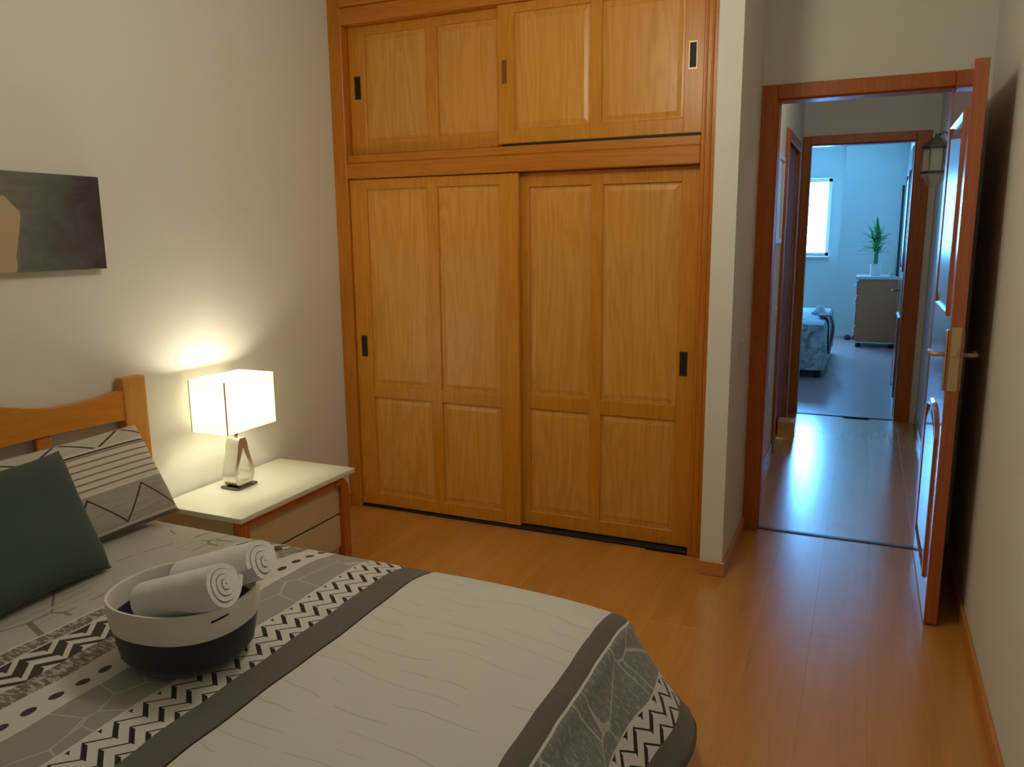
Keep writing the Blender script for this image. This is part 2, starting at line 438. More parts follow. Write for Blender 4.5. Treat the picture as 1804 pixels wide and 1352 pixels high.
XD = 2.838
d1 = struct('door_1', nbox(XD, XD + 0.045, -0.318, YD - 0.012, 0.008, 2.034, 0.002), M_DOOR, 'glossy reddish wooden door standing open against the right wall', 'door')
for f, s in ((XD, -1), (XD + 0.045, 1)):
    panel_moulding(d1, f, s, -0.20, 0.34, 0.14, 0.80, arch=True)
    panel_moulding(d1, f, s, -0.20, 0.34, 1.16, 1.90)
lever(d1, XD, -1, -0.262, 1.03, 1); lever(d1, XD + 0.045, 1, -0.262, 1.03, 1)
obj('lock_plate', nbox(XD + 0.006, XD + 0.037, -0.3205, -0.318, 0.905, 1.135, 0.0006), M_BRASS, d1)
obj('latch_bolt', nbox(XD + 0.015, XD + 0.028, -0.328, -0.3205, 1.03, 1.06, 0.002), M_BRASS, d1)
for z in (0.25, 1.05, 1.80):
    bm = bmesh.new(); tube(bm, [(XD + 0.051, YD - 0.016, z - 0.05), (XD + 0.051, YD - 0.016, z + 0.05)], 0.006, 10)
    obj('hinge', bm, M_BRASS, d1, smooth=True, angle=40)

# far door leaf, standing open along the right side of the far room
d2 = struct('door_2', nbox(2.815, 2.853, YH + 0.125, YH + 0.865, 0.008, 2.12, 0.002), M_DOOR, 'wooden door opened inwards in the far doorway', 'door')
panel_moulding(d2, 2.815, -1, YH + 0.24, YH + 0.75, 0.14, 0.80); panel_moulding(d2, 2.815, -1, YH + 0.24, YH + 0.75, 1.16, 1.95)
lever(d2, 2.815, -1, YH + 0.81, 0.98, -1)
# closed side door in the hall
d3 = struct('door_3', nbox(XH - 0.045, XH - 0.006, 2.0605, 2.9295, 0.008, 2.119, 0.001), M_SIDED, 'closed wooden side door in the left wall of the hall', 'door')
for z0, z1 in ((0.14, 0.80), (1.0, 1.9)): obj('door_panel', nbox(XH - 0.006, XH - 0.001, 2.2, 2.79, z0, z1, 0.002), M_SIDED, d3)

# ------------------------------------------------------------------ wardrobe
wd = thing('wardrobe', 'built-in orange-brown wooden wardrobe with four panelled sliding doors', 'wardrobe', (0.98, 0.3, 0))
bm = bmesh.new()
box(bm, 0.0, 0.018, 0.10, 0.62, 0.0, 2.70); box(bm, 1.947, 1.965, 0.10, 0.62, 0.0, 2.70); box(bm, 0.018, 1.947, 0.60, 0.62, 0.0, 2.70)
box(bm, 0.018, 1.947, 0.10, 0.60, 1.80, 1.83); box(bm, 0.018, 1.947, 0.10, 0.60, 0.0, 0.012); box(bm, 0.018, 1.947, 0.10, 0.60, 2.68, 2.70)
obj('carcass', bm, M_WRAIL, wd)
obj('frame_stile', nbox(0.0, 0.078, 0.0, 0.10, 0.0, 2.70, 0.004), M_WFRAME, wd)
st = obj('frame_stile', nbox(1.878, 1.965, 0.0, 0.10, 0.0, 2.70, 0.004), M_WFRAME, wd)
for xx, ww in ((1.893, 0.010), (1.917, 0.012), (1.944, 0.014)):
    bm = bmesh.new(); tube(bm, [(xx, 0.001, 0.02), (xx, 0.001, 2.69)], ww / 2, 8); obj('bead', bm, M_WFRAME, st, smooth=True, angle=50)
obj('frame_rail', nbox(0.078, 1.878, 0.0, 0.10, 1.762, 1.838, 0.004), M_WRAIL, wd)
obj('frame_ledge', nbox(0.078, 1.878, 0.010, 0.10, 1.838, 1.880, 0.006, seg=2), M_WRAIL, wd)
obj('frame_rail', nbox(0.078, 1.878, 0.0, 0.10, 2.505, 2.585, 0.004), M_WRAIL, wd)
obj('frame_rail', nbox(0.078, 1.878, -0.012, 0.10, 2.585, 2.70, 0.006, seg=2), M_WRAIL, wd)
obj('upper_gap_shade', nbox(0.95, 1.878, 0.014, 0.09, 1.879, 1.889), M_BLACK, wd)  # black strip standing in for the shade in the gap under the upper doors
obj('floor_track', nbox(0.078, 1.878, 0.012, 0.10, 0.0, 0.012, 0.002), M_BLACK, wd)

def sliding(x0, x1, z0, z1, yf, cols, rows, pull, pull_mat):
    """frame of stiles and rails as one mesh; panels and finger pull are its pieces"""
    T = 0.026
    bm = bmesh.new()
    xs = [x0] + [c for ab in cols for c in ab] + [x1]; zs = [z0] + [c for ab in rows for c in ab] + [z1]
    for i in range(0, len(xs), 2): box(bm, xs[i], xs[i + 1], yf, yf + T, z0, z1, 0.003)
    for j in range(0, len(zs), 2):
        for (a, b) in cols: box(bm, a - 0.003, b + 0.003, yf + 0.0006, yf + T, zs[j] + 0.0005, zs[j + 1] - 0.0005, 0.003)
    d = obj('sliding_door', bm, M_WDOOR, wd)
    for (a, b) in cols:
        for (p, q) in rows:
            bm = bmesh.new()
            yy = yf + 0.009
            A = [(a - 0.002, p - 0.002), (b + 0.002, p - 0.002), (b + 0.002, q + 0.002), (a - 0.002, q + 0.002)]
            e = 0.012; Bq = [(a + e, p + e), (b - e, p + e), (b - e, q - e), (a + e, q - e)]
            e2 = 0.030; Cq = [(a + e2, p + e2), (b - e2, p + e2), (b - e2, q - e2), (a + e2, q - e2)]
            r0 = [bm.verts.new((u, yf + 0.020, v)) for u, v in A]
            r1 = [bm.verts.new((u, yf + 0.012, v)) for u, v in A]
            r2 = [bm.verts.new((u, yf + 0.011, v)) for u, v in Bq]
            r3 = [bm.verts.new((u, yf + 0.0065, v)) for u, v in Cq]
            for s, t in ((r0, r1), (r1, r2), (r2, r3)):
                for k in range(4): bm.faces.new((s[k], s[(k + 1) % 4], t[(k + 1) % 4], t[k]))
            bm.faces.new(r3); bm.faces.new(r0[::-1])
            bmesh.ops.recalc_face_normals(bm, faces=bm.faces[:])
            obj('panel', bm, M_WPANEL, d)
    px, pz = pull
    bm = bmesh.new()
    for a, b, c, e in ((px - 0.018, px + 0.018, pz - 0.056, pz - 0.050), (px - 0.018, px + 0.018, pz + 0.050, pz + 0.056), (px - 0.018, px - 0.014, pz - 0.050, pz + 0.050), (px + 0.014, px + 0.018, pz - 0.050, pz + 0.050)):
        box(bm, a, b, yf - 0.0022, yf, c, e)
    rim = obj('finger_pull', bm, pull_mat[0], d)
    rim['label'] = pull_mat[2]
    box_bm = nbox(px - 0.014, px + 0.014, yf - 0.0010, yf, pz - 0.050, pz + 0.050)
    p2 = obj('finger_pull', box_bm, pull_mat[1], d); p2['label'] = pull_mat[2]
BK = (plain('pull_rim_brass', (0.10, 0.06, 0.02, 1), 0.4, 0.6), M_BLACK, 'dark recessed finger pull')
BR = (M_BRASS, M_BLACK, 'brass-rimmed dark finger pull')
WDN = (M_WDOOR, plain('pull_brown', (0.22, 0.07, 0.008, 1), 0.5), 'brown wooden finger pull')
# lower doors: left one runs in front
sliding(0.080, 1.030, 0.016, 1.760, 0.018, ((0.180, 0.535), (0.595, 0.930)), ((0.085, 0.622), (0.690, 1.706)), (0.132, 0.897), BK)
sliding(1.000, 1.885, 0.016, 1.760, 0.056, ((1.070, 1.378), (1.434, 1.790)), ((0.090, 0.622), (0.695, 1.692)), (1.823, 0.890), BK)
# upper doors: right one runs in front
sliding(0.080, 1.010, 1.884, 2.505, 0.056, ((0.175, 0.530), (0.590, 0.910)), ((1.955, 2.460),), (0.130, 2.212), BK)
sliding(0.930, 1.885, 1.890, 2.505, 0.018, ((1.015, 1.380), (1.434, 1.796)), ((1.955, 2.462),), (1.832, 2.204), BR)
bm = nbox(0.952, 0.976, 0.0165, 0.018, 2.16, 2.262, 0.0005)
wp = obj('finger_pull', bm, WDN[1], wd); wp['label'] = WDN[2]

# ------------------------------------------------------------------ nightstand
ns = thing('nightstand', 'low nightstand with pale top, beige drawers and reddish bent wood legs', 'nightstand', (0.23, -0.94, 0))
NX0, NX1, NY0, NY1, NZ = 0.016, 0.440, -1.300, -0.580, 0.420
bm = nbox(NX0, NX1 + 0.012, NY0 - 0.008, NY1 + 0.012, NZ - 0.022, NZ, 0.004, seg=2)
obj('top', bm, M_NSTOP, ns)
bm = bmesh.new()
box(bm, NX0 + 0.006, NX1 - 0.040, NY0 + 0.004, NY0 + 0.020, 0.06, NZ - 0.022)
box(bm, NX0 + 0.006, NX1 - 0.040, NY1 - 0.060, NY1 - 0.044, 0.06, NZ - 0.022)
box(bm, NX0 + 0.006, NX0 + 0.016, NY0 + 0.020, NY1 - 0.060, 0.06, NZ - 0.022)
box(bm, NX0 + 0.016, NX1 - 0.040, NY0 + 0.020, NY1 - 0.060, 0.06, 0.076)
obj('body', bm, M_NSBODY, ns)
for z0, z1 in ((0.065, 0.214), (0.224, NZ - 0.052)):
    d = obj('drawer', nbox(NX1 - 0.040, NX1 - 0.020, NY0 + 0.050, NY1 - 0.075, z0, z1, 0.002), M_NSBODY, ns)
obj('drawer_gap', nbox(NX1 - 0.060, NX1 - 0.036, NY0 + 0.050, NY1 - 0.075, 0.205, 0.230), M_BLACK, ns)
# front frame: bent hoop of legs and rail
bm = bmesh.new(); box(bm, NX1 - 0.034, NX1, NY0, NY0 + 0.050, 0.0, NZ - 0.023, 0.004, seg=2); obj('leg', bm, M_NSWOOD, ns)
pts = [(NY1 - 0.075, 0.362), (NY1 - 0.075, 0.0), (NY1 - 0.025, 0.0), (NY1 - 0.025, 0.25)]
for k in range(0, 7):
    a = (PI / 2) * k / 6
    pts.append((NY1 - 0.095 + 0.070 * math.cos(a), 0.327 + 0.070 * math.sin(a)))
pts += [(NY1 - 0.12, 0.397), (NY1 - 0.12, 0.362)]
bm = bmesh.new(); extrude_poly(bm, pts, 'x', NX1 - 0.034, NX1); obj('leg', bm, M_NSWOOD, ns)
obj('front_rail', nbox(NX1 - 0.032, NX1 - 0.002, NY0 + 0.050, NY1 - 0.12, 0.366, 0.396, 0.003), M_NSRAIL, ns)
for y0 in (NY0, NY1 - 0.075):
    obj('leg', nbox(NX0 + 0.002, NX0 + 0.034, y0 + (0.0 if y0 == NY0 else 0.032), y0 + 0.050, 0.0, 0.06, 0.003), M_NSWOOD, ns)

# ------------------------------------------------------------------ table lamp
LX, LY = 0.150, -0.985
lp = thing('table_lamp', 'lit table lamp with rectangular white shade and silver teardrop base', 'lamp', (LX, LY, NZ))
M_LBASE = plain('lamp_base_silver', (0.72, 0.71, 0.66, 1), 0.22, 0.85, var=0.02)
obj('base_plate', nbox(LX - 0.048, LX + 0.048, LY - 0.060, LY + 0.060, NZ, NZ + 0.010, 0.002), plain('lamp_plate_dark', (0.16, 0.14, 0.11, 1), 0.25, 0.9), lp)
def pear(t, w, h, zb):
    """outline of the teardrop loop in (y, z)"""
    pts = []
    for k in range(28):
        a = 2 * PI * k / 28
        s = (1 - math.cos(a)) / 2           # 0 bottom .. 1 top
        hw = w * (0.92 * math.sin(min(1.0, s * 1.55 + 0.12) * PI) ** 0.8 if s < 0.57 else 0)
        pts.append((a, s))
    return pts
prof = [(0.0, 0.036), (0.06, 0.050), (0.16, 0.058), (0.28, 0.059), (0.42, 0.052), (0.58, 0.040), (0.75, 0.031), (0.90, 0.027), (1.0, 0.026)]
HB = 0.205
zb = NZ + 0.010
outer = [(LY + hw, zb + t * HB) for t, hw in prof] + [(LY - hw, zb + t * HB) for t, hw in reversed(prof)]
iprof = [(0.075, 0.020), (0.13, 0.036), (0.22, 0.043), (0.32, 0.040), (0.45, 0.029), (0.58, 0.017), (0.72, 0.007), (0.80, 0.002)]
inner = [(LY + hw, zb + t * HB) for t, hw in iprof] + [(LY - hw, zb + t * HB) for t, hw in reversed(iprof)]
# band loop = outer minus inner, built by bridging resampled loops, extruded in x
def resample(poly, n):
    P = [Vector((p[0], p[1])) for p in poly]; P.append(P[0])
    L = [0.0]
    for a, b in zip(P, P[1:]): L.append(L[-1] + (b - a).length)
    out = []
    for k in range(n):
        s = L[-1] * k / n
        i = max(j for j in range(len(L)) if L[j] <= s + 1e-9); i = min(i, len(P) - 2)
        f = (s - L[i]) / max(1e-9, L[i + 1] - L[i]); out.append(P[i].lerp(P[i + 1], f))
    return out
def polar(poly, n, c):
    """points of a star-shaped loop by angle about c"""
    R = resample(poly, 400); out = []
    for k in range(n):
        a = 2 * PI * k / n
        best = min(R, key=lambda p: abs(((math.atan2(p.y - c[1], p.x - c[0]) - a + PI) % (2 * PI)) - PI))
        out.append(best)
    return out
cc = (LY, zb + 0.075)
NO = 48; O = polar(outer, NO, cc); I = polar(inner, NO, cc)
bm = bmesh.new()
xa, xb = LX - 0.034, LX + 0.034
v = {(q, s, k): bm.verts.new((x_, p[k].x, p[k].y)) for q, p in (('o', O), ('i', I)) for s, x_ in ((0, xa), (1, xb)) for k in range(NO)}
for k in range(NO):
    j = (k + 1) % NO
    bm.faces.new((v['o', 0, k], v['o', 1, k], v['o', 1, j], v['o', 0, j]))
    bm.faces.new((v['i', 0, k], v['i', 0, j], v['i', 1, j], v['i', 1, k]))
    for s in (0, 1): bm.faces.new((v['o', s, k], v['o', s, j], v['i', s, j], v['i', s, k]))
bmesh.ops.remove_doubles(bm, verts=bm.verts[:], dist=1e-5)
bmesh.ops.recalc_face_normals(bm, faces=bm.faces[:])
obj('base', bm, M_LBASE, lp, smooth=True, angle=35)
bm = bmesh.new(); tube(bm, [(LX, LY, zb + HB - 0.002), (LX, LY, zb + HB + 0.075)], 0.009, 12); obj('neck', bm, M_STEEL, lp, smooth=True, angle=40)
# shade: open rectangular box of fabric
SX0, SX1, SY0, SY1, SZ0, SZ1 = LX - 0.095, LX + 0.095, -1.128, -0.838, 0.682, 0.900
bm = bmesh.new()
T = 0.003
box(bm, SX0, SX1, SY0, SY0 + T, SZ0, SZ1); box(bm, SX0, SX1, SY1 - T, SY1, SZ0, SZ1)
box(bm, SX0, SX0 + T, SY0 + T, SY1 - T, SZ0, SZ1); box(bm, SX1 - T, SX1, SY0 + T, SY1 - T, SZ0, SZ1)
obj('shade', bm, M_SHADE, lp)
M_SEDGE = plain('shade_edge_fabric', (0.60, 0.57, 0.40, 1), 0.8)
for x_, y_ in ((SX0, SY0), (SX1, SY0), (SX0, SY1), (SX1, SY1)):
    obj('shade_edge', nbox(x_ - 0.002, x_ + 0.002, y_ - 0.002, y_ + 0.002, SZ0, SZ1), M_SEDGE, lp)
bm = bmesh.new()
tube(bm, [(SX0 + T, LY, SZ0 + 0.02), (SX1 - T, LY, SZ0 + 0.02)], 0.0025, 6); tube(bm, [(LX, SY0 + T, SZ0 + 0.02), (LX, SY1 - T, SZ0 + 0.02)], 0.0025, 6)
obj('shade_spider', bm, M_STEEL, lp)
# bulb
nb = NT('bulb_glow'); em = nb.node('ShaderNodeEmission'); em.inputs[0].default_value = (1.0, 0.86, 0.55, 1); em.inputs[1].default_value = 40.0
nb.l.new(em.outputs[0], nb.n['Material Output'].inputs[0])
bm = bmesh.new(); lathe(bm, [(0.010, 0.705), (0.014, 0.745), (0.026, 0.790), (0.030, 0.812), (0.026, 0.832), (0.012, 0.843)], LX, LY, 16)
obj('bulb', bm, nb.m, lp, smooth=True)
lamp('table_lamp_light', 'POINT', (LX, LY, 0.815), 19.0, (1.0, 0.93, 0.76), shadow_soft_size=0.035)

# ------------------------------------------------------------------ wall picture
pc = NT('abstract_canvas')
g = pc.coord('Object'); sx = pc.sep(g)
dn = pc.noise(g, 7.0, 5, 0.6, 0.6); dn2 = pc.noise(pc.coord('Object', scale=(1, 2, 9)), 3.0, 4, 0.6)
yy = pc.math('ADD', sx[1], pc.math('MULTIPLY', pc.math('SUBTRACT', dn, 0.5), 0.42))
base = pc.ramp(pc.math('ADD', pc.math('MULTIPLY', yy, 1.25), 0.10), [(0.14, (0.20, 0.195, 0.145, 1)), (0.33, (0.135, 0.145, 0.140, 1)), (0.46, (0.085, 0.078, 0.080, 1)), (0.58, (0.060, 0.042, 0.044, 1))])
dn3 = pc.math('MULTIPLY', pc.math('SUBTRACT', dn2, 0.40), 3.0, clamp=True)
col = pc.mix(pc.math('MULTIPLY', dn3, 0.55), base, (0.090, 0.095, 0.105, 1))
# beige figure entering from the left, with a slanted upper border
zl = pc.math('SUBTRACT', 0.243, pc.math('MAXIMUM', 0.0, pc.math('MULTIPLY', pc.math('SUBTRACT', sx[1], 0.048), 1.05)))
edge = pc.math('ADD', pc.math('ADD', 0.060, pc.math('MULTIPLY', sx[2], 0.19)), pc.math('MULTIPLY', pc.math('SUBTRACT', pc.noise(pc.coord('Object', scale=(1, 1, 3)), 9.0, 3), 0.5), 0.02))
mk = pc.math('MULTIPLY', pc.math('LESS_THAN', sx[1], edge), pc.math('LESS_THAN', sx[2], zl))
col = pc.mix(mk, col, pc.mix(dn, (0.44, 0.33, 0.20, 1), (0.55, 0.42, 0.25, 1)))
pc.set(col, 0.5, spec=0.3)
pi = obj('wall_picture', nbox(0.004, 0.038, -2.240, -1.440, 1.362, 1.684, 0.002), pc.m)
tag(pi, 'dark grey abstract canvas with a beige shape on the headboard wall', 'picture')

# ------------------------------------------------------------------ bed
BY0, BY1, BZ = -2.83, -1.52, 0.478
bed = thing('bed', 'double bed with curved orange wooden headboard under a patterned bedspread', 'bed', (1.05, -2.15, 0))
obj('headboard_post', nbox(0.016, 0.062, -1.443, -1.340, 0.0, 0.957, 0.006, seg=2), M_POST, bed)
obj('headboard_post', nbox(0.016, 0.062, -2.960, -2.857, 0.0, 0.957, 0.006, seg=2), M_POST, bed)
yc = -2.15
def top_z(y):
    u = abs(y - yc)
    K = [(0.0, 0.975), (0.18, 0.955), (0.27, 0.935), (0.38, 0.908), (0.45, 0.899), (0.55, 0.898), (0.62, 0.902), (0.72, 0.912)]
    for (a, p), (b, q) in zip(K, K[1:]):
        if u <= b: return p + (q - p) * (u - a) / (b - a)
    return K[-1][1]
ys = [yc - 0.707 + 1.414 * k / 48 for k in range(49)]
def bot_z(y):
    u = abs(y - yc)
    return 0.800 + 0.012 * math.sin(min(1, u / 0.7) * PI)
pts = [(y, bot_z(y)) for y in ys] + [(y, top_z(y)) for y in reversed(ys)]
bm = bmesh.new()
def strip(bm, x0, x1, ys, f0, f1):
    rows = [[bm.verts.new((x, y, f(y))) for x, f in ((x0, f0), (x1, f0), (x1, f1), (x0, f1))] for y in ys]
    for a, b in zip(rows, rows[1:]):
        for k in range(4): bm.faces.new((a[k], a[(k + 1) % 4], b[(k + 1) % 4], b[k]))
    bm.faces.new(rows[0][::-1]); bm.faces.new(rows[-1])
    bmesh.ops.recalc_face_normals(bm, faces=bm.faces[:])
strip(bm, 0.020, 0.056, ys, bot_z, top_z)
obj('headboard_rail', bm, M_HEADB, bed)
for y in (-1.762, -2.15, -2.538):
    obj('headboard_slat', nbox(0.026, 0.050, y - 0.028, y + 0.028, 0.33, 0.808, 0.003), M_HEADB, bed)
obj('headboard_rail', nbox(0.020, 0.056, -2.857, -1.443, 0.24, 0.34, 0.004), M_HEADB, bed)
obj('side_rail', nbox(0.062, 2.02, -1.53, -1.50, 0.20, 0.32, 0.004), M_HEADB, bed)
obj('side_rail', nbox(0.062, 2.02, -2.86, -2.83, 0.20, 0.32, 0.004), M_HEADB, bed)
for y in (-1.60, -2.80):
    obj('leg', nbox(1.94, 2.00, y - 0.03, y + 0.03, 0.0, 0.24, 0.004), M_HEADB, bed)
obj('mattress', nbox(0.075, 2.00, BY0 + 0.02, BY1 - 0.02, 0.25, BZ - 0.035, 0.05, seg=3), M_TOWEL, bed)

# bedspread cloth: grid in (s, t) with arc length uv
def cloth_pos(s, t):
    te = (BY1 - BY0) / 2 - 0.01; se = 1.985; yc_ = (BY0 + BY1) / 2
    r = 0.055
    du = max(0.0, s - se); dv = max(0.0, abs(t) - te); hy = math.hypot(du, dv); d = (du ** 4 + dv ** 4) ** 0.25; sg = 1 if t >= 0 else -1
    x = min(s, se); y = max(-te, min(te, t))
    z = BZ
    # gentle crown of the mattress and soft wrinkles
    z -= 0.020 * (min(abs(t), te) / te) ** 8 + 0.026 * max(0.0, (min(s, se) - 1.5) / 0.485) ** 3
    z += 0.0022 * math.sin(9 * t + 2.1 * s) * math.sin(5 * s + 1.0) + 0.0012 * math.sin(31 * t + 3 * math.sin(4 * s))
    if d > 0:
        ux, uy = du / hy, sg * dv / hy
        q = PI / 2 * r
        if d < q: out, drop = r * math.sin(d / r), r * (1 - math.cos(d / r))
        else:
            al = 0.10 + 0.58 * (du / hy)
            k = d - q
            fold = 0.014 * math.sin(13 * (t if du > dv else s) + 1.2) * min(1, k / 0.15)
            out, drop = r + k * math.sin(al) + fold, r + k * math.cos(al)
        x += ux * out; y += uy * out; z -= drop
    return (x, y + yc_, z)
S_ = [0.085 + 0.0225 * i for i in range(102)]   # up to ~2.36
T_ = [-0.99 + 0.0225 * i for i in range(89)]
me = bpy.data.meshes.new('bedspread')
verts = [cloth_pos(s, t) for s in S_ for t in T_]; nT = len(T_)
off = Vector((1.05, -2.15, 0.13))
faces = [(i * nT + j, (i + 1) * nT + j, (i + 1) * nT + j + 1, i * nT + j + 1) for i in range(len(S_) - 1) for j in range(nT - 1)]
me.from_pydata([tuple(Vector(p) - off) for p in verts], [], faces)
uv = me.uv_layers.new(name='UVMap')
for lo in me.loops:
    i, j = divmod(lo.vertex_index, nT); uv.data[lo.index].uv = (S_[i], T_[j])
me.polygons.foreach_set('use_smooth', [True] * len(me.polygons))

def zig(n, s, t, s0, period, amp, pitch, thin=0.16, thick=0.42):
    """black zigzag mask: lines run across the bed, thicker on one slope"""
    ph = n.math('FRACT', n.math('DIVIDE', t, period))
    tri = n.math('MULTIPLY', n.math('ABSOLUTE', n.math('SUBTRACT', ph, 0.5)), 2.0)
    slope = n.math('GREATER_THAN', ph, 0.5)
    wv = n.math('FRACT', n.math('DIVIDE', n.math('ADD', n.math('SUBTRACT', s, s0), n.math('MULTIPLY', tri, amp)), pitch))
    duty = n.math('ADD', thin, n.math('MULTIPLY', slope, thick - thin))
    return n.math('LESS_THAN', wv, duty)

def mat_spread():
    n = NT('bedspread_print')
    uvv = n.node('ShaderNodeUVMap').outputs[0]
    q = n.sep(uvv); s0, t = q[0], q[1]
    wob = n.math('MULTIPLY', n.math('SUBTRACT', n.noise(uvv, 4.0, 2), 0.5), 0.018)
    s = n.math('ADD', s0, wob)
    fine = n.noise(uvv, 220, 3, 0.7)
    WHITE = n.mix(fine, (0.58, 0.575, 0.55, 1), (0.69, 0.685, 0.66, 1))
    GREY = n.mix(fine, (0.26, 0.26, 0.24, 1), (0.38, 0.375, 0.35, 1))
    DARK = n.mix(fine, (0.085, 0.080, 0.070, 1), (0.17, 0.16, 0.14, 1))
    LIGHT = n.mix(fine, (0.43, 0.42, 0.395, 1), (0.53, 0.52, 0.49, 1))
    BLACK = (0.018, 0.015, 0.013, 1)
    tri_v = n.voro_edge(uvv, 6.5)
    wl = n.math('LESS_THAN', tri_v, 0.014)          # thin sketch lines
    sk = n.math('LESS_THAN', n.voro_edge(n.coord('UV', scale=(1.0, 0.6, 1)), 5.0), 0.012)
    skm = n.math('MULTIPLY', sk, n.math('GREATER_THAN', n.noise(uvv, 9.0, 1), 0.48))
    # light head area with dark sketch lines
    c = n.mix(n.math('MULTIPLY', skm, 0.75), LIGHT, DARK)
    hatch = n.math('LESS_THAN', n.math('FRACT', n.math('MULTIPLY', s, 30.0)), 0.10)
    c = n.mix(n.math('MULTIPLY', hatch, n.math('MULTIPLY', n.math('GREATER_THAN', n.noise(uvv, 3.0, 1), 0.55), 0.5)), c, DARK)
    lace = n.math('GREATER_THAN', n.noise(n.coord('UV', scale=(0.6, 1.8, 1)), 55, 3, 0.7), 0.52)
    LACE = n.mix(lace, (0.16, 0.145, 0.12, 1), (0.44, 0.42, 0.36, 1))
    z1 = zig(n, s, t, 0.76, 0.105, 0.045, 0.052, 0.40, 0.66)
    ZIGD = n.mix(z1, WHITE, (0.045, 0.038, 0.030, 1))
    z2 = zig(n, s, t, 1.18, 0.074, 0.040, 0.046, 0.14, 0.36)
    ZIGW = n.mix(z2, WHITE, BLACK)
    dt = n.math('SUBTRACT', n.math('FRACT', n.math('DIVIDE', n.math('ADD', t, n.math('MULTIPLY', wob, 1.5)), 0.062)), 0.5); ds = n.math('DIVIDE', n.math('SUBTRACT', s, 0.990), 0.0115)
    dd = n.math('ADD', n.math('POWER', n.math('MULTIPLY', dt, 3.6), 2.0), n.math('POWER', ds, 2.0))
    DOTS = n.mix(n.math('LESS_THAN', dd, 1.0), WHITE, (0.05, 0.042, 0.036, 1))
    GTRI = n.mix(n.math('MULTIPLY', wl, 0.45), GREY, WHITE)
    ln = n.math('FRACT', n.math('ADD', n.math('MULTIPLY', t, 17.0), n.math('ADD', n.math('MULTIPLY', n.noise(uvv, 2.2, 3), 3.0), n.math('MULTIPLY', s, 1.5))))
    crease_shade = n.math('MULTIPLY', n.math('LESS_THAN', ln, 0.05), n.math('MULTIPLY', n.math('GREATER_THAN', n.noise(n.coord('UV', scale=(2, 9, 1)), 2.0, 2), 0.48), 0.32))  # shade of the wrinkles drawn as darker lines in the colour
    PLAIN = n.mix(crease_shade, WHITE, (0.26, 0.23, 0.17, 1))
    GT2 = n.mix(n.math('MULTIPLY', wl, 0.55), n.mix(n.math('GREATER_THAN', n.noise(n.coord('UV', scale=(1, 2.2, 1)), 42, 4, 0.75), 0.55), (0.21, 0.215, 0.215, 1), (0.33, 0.335, 0.335, 1)), WHITE)
    z3 = zig(n, s, t, 2.19, 0.092, 0.036, 0.043, 0.16, 0.38)
    ZIG3 = n.mix(z3, WHITE, BLACK)
    bands = [(0.700, WHITE), (0.708, LACE), (0.752, WHITE), (0.758, ZIGD), (0.868, LACE), (0.930, WHITE), (0.940, DOTS), (1.028, WHITE), (1.036, GTRI),
             (1.176, WHITE), (1.184, ZIGW), (1.304, DARK), (1.396, BLACK), (1.402, PLAIN), (1.965, DARK), (2.018, WHITE), (2.025, GT2), (2.185, WHITE), (2.190, ZIG3), (2.278, DARK)]
    for a, cc_ in bands:
        c = n.mix(n.math('GREATER_THAN', s, a), c, cc_)
    h = n.math('ADD', n.math('MULTIPLY', n.noise(n.coord('UV', scale=(3, 12, 1)), 2.0, 3), 1.0), n.math('MULTIPLY', fine, 0.12))
    n.bump(h, 0.35, 0.006)
    return n.set(c, 0.85, sheen=0.15, spec=0.2)
me.materials.append(mat_spread())
bs = tag(link('bedspread', me, None, Matrix.Translation(off)), 'grey and white bedspread with zigzag bands draped over the bed', 'bedspread')
md = bs.modifiers.new('thick', 'SOLIDIFY'); md.thickness = 0.006; md.offset = -1.0

# ------------------------------------------------------------------ pillows
def cushion(bm, W, H, D, nu=28, nv=28, pinch=0.06, sharp=0.42):
    """cushion lying in local xy, bulging in z; returns uv list per vert"""
    uvs = {}
    def P(i, j, sgn):
        u, v = -1 + 2 * i / nu, -1 + 2 * j / nv
        k = 1 - pinch * (1 - (abs(u) ** 2) * 1.0) * abs(v) ** 3
        l = 1 - pinch * (1 - (abs(v) ** 2) * 1.0) * abs(u) ** 3
        th = max(0.0, (1 - u ** 4) * (1 - v ** 4)) ** sharp
        return (u * W / 2 * l, v * H / 2 * k, sgn * (D / 2 * th + 0.003)), (u, v)
    grid = {}
    for sgn in (1, -1):
        for i in range(nu + 1):
            for j in range(nv + 1):
                p, q = P(i, j, sgn); w_ = bm.verts.new(p); grid[sgn, i, j] = w_; uvs[w_] = q
    for sgn in (1, -1):
        for i in range(nu):
            for j in range(nv):
                f = [grid[sgn, i, j], grid[sgn, i + 1, j], grid[sgn, i + 1, j + 1], grid[sgn, i, j + 1]]
                bm.faces.new(f if sgn == 1 else f[::-1])
    bd = [(i, 0) for i in range(nu)] + [(nu, j) for j in range(nv)] + [(i, nv) for i in range(nu, 0, -1)] + [(0, j) for j in range(nv, 0, -1)]
    for a, b in zip(bd, bd[1:] + bd[:1]):
        bm.faces.new((grid[1, a[0], a[1]], grid[-1, a[0], a[1]], grid[-1, b[0], b[1]], grid[1, b[0], b[1]]))
    lay_ = bm.loops.layers.uv.new('UVMap')
    for f in bm.faces:
        for lo in f.loops: lo[lay_].uv = uvs[lo.vert]
    return bm

def place(bm, right, up, center):
    r = Vector(right).normalized(); u = Vector(up); u = (u - r * u.dot(r)).normalized(); nrm = r.cross(u)
    m = Matrix((r, u, nrm)).transposed().to_4x4(); m.translation = center
    bm.transform(m); return bm

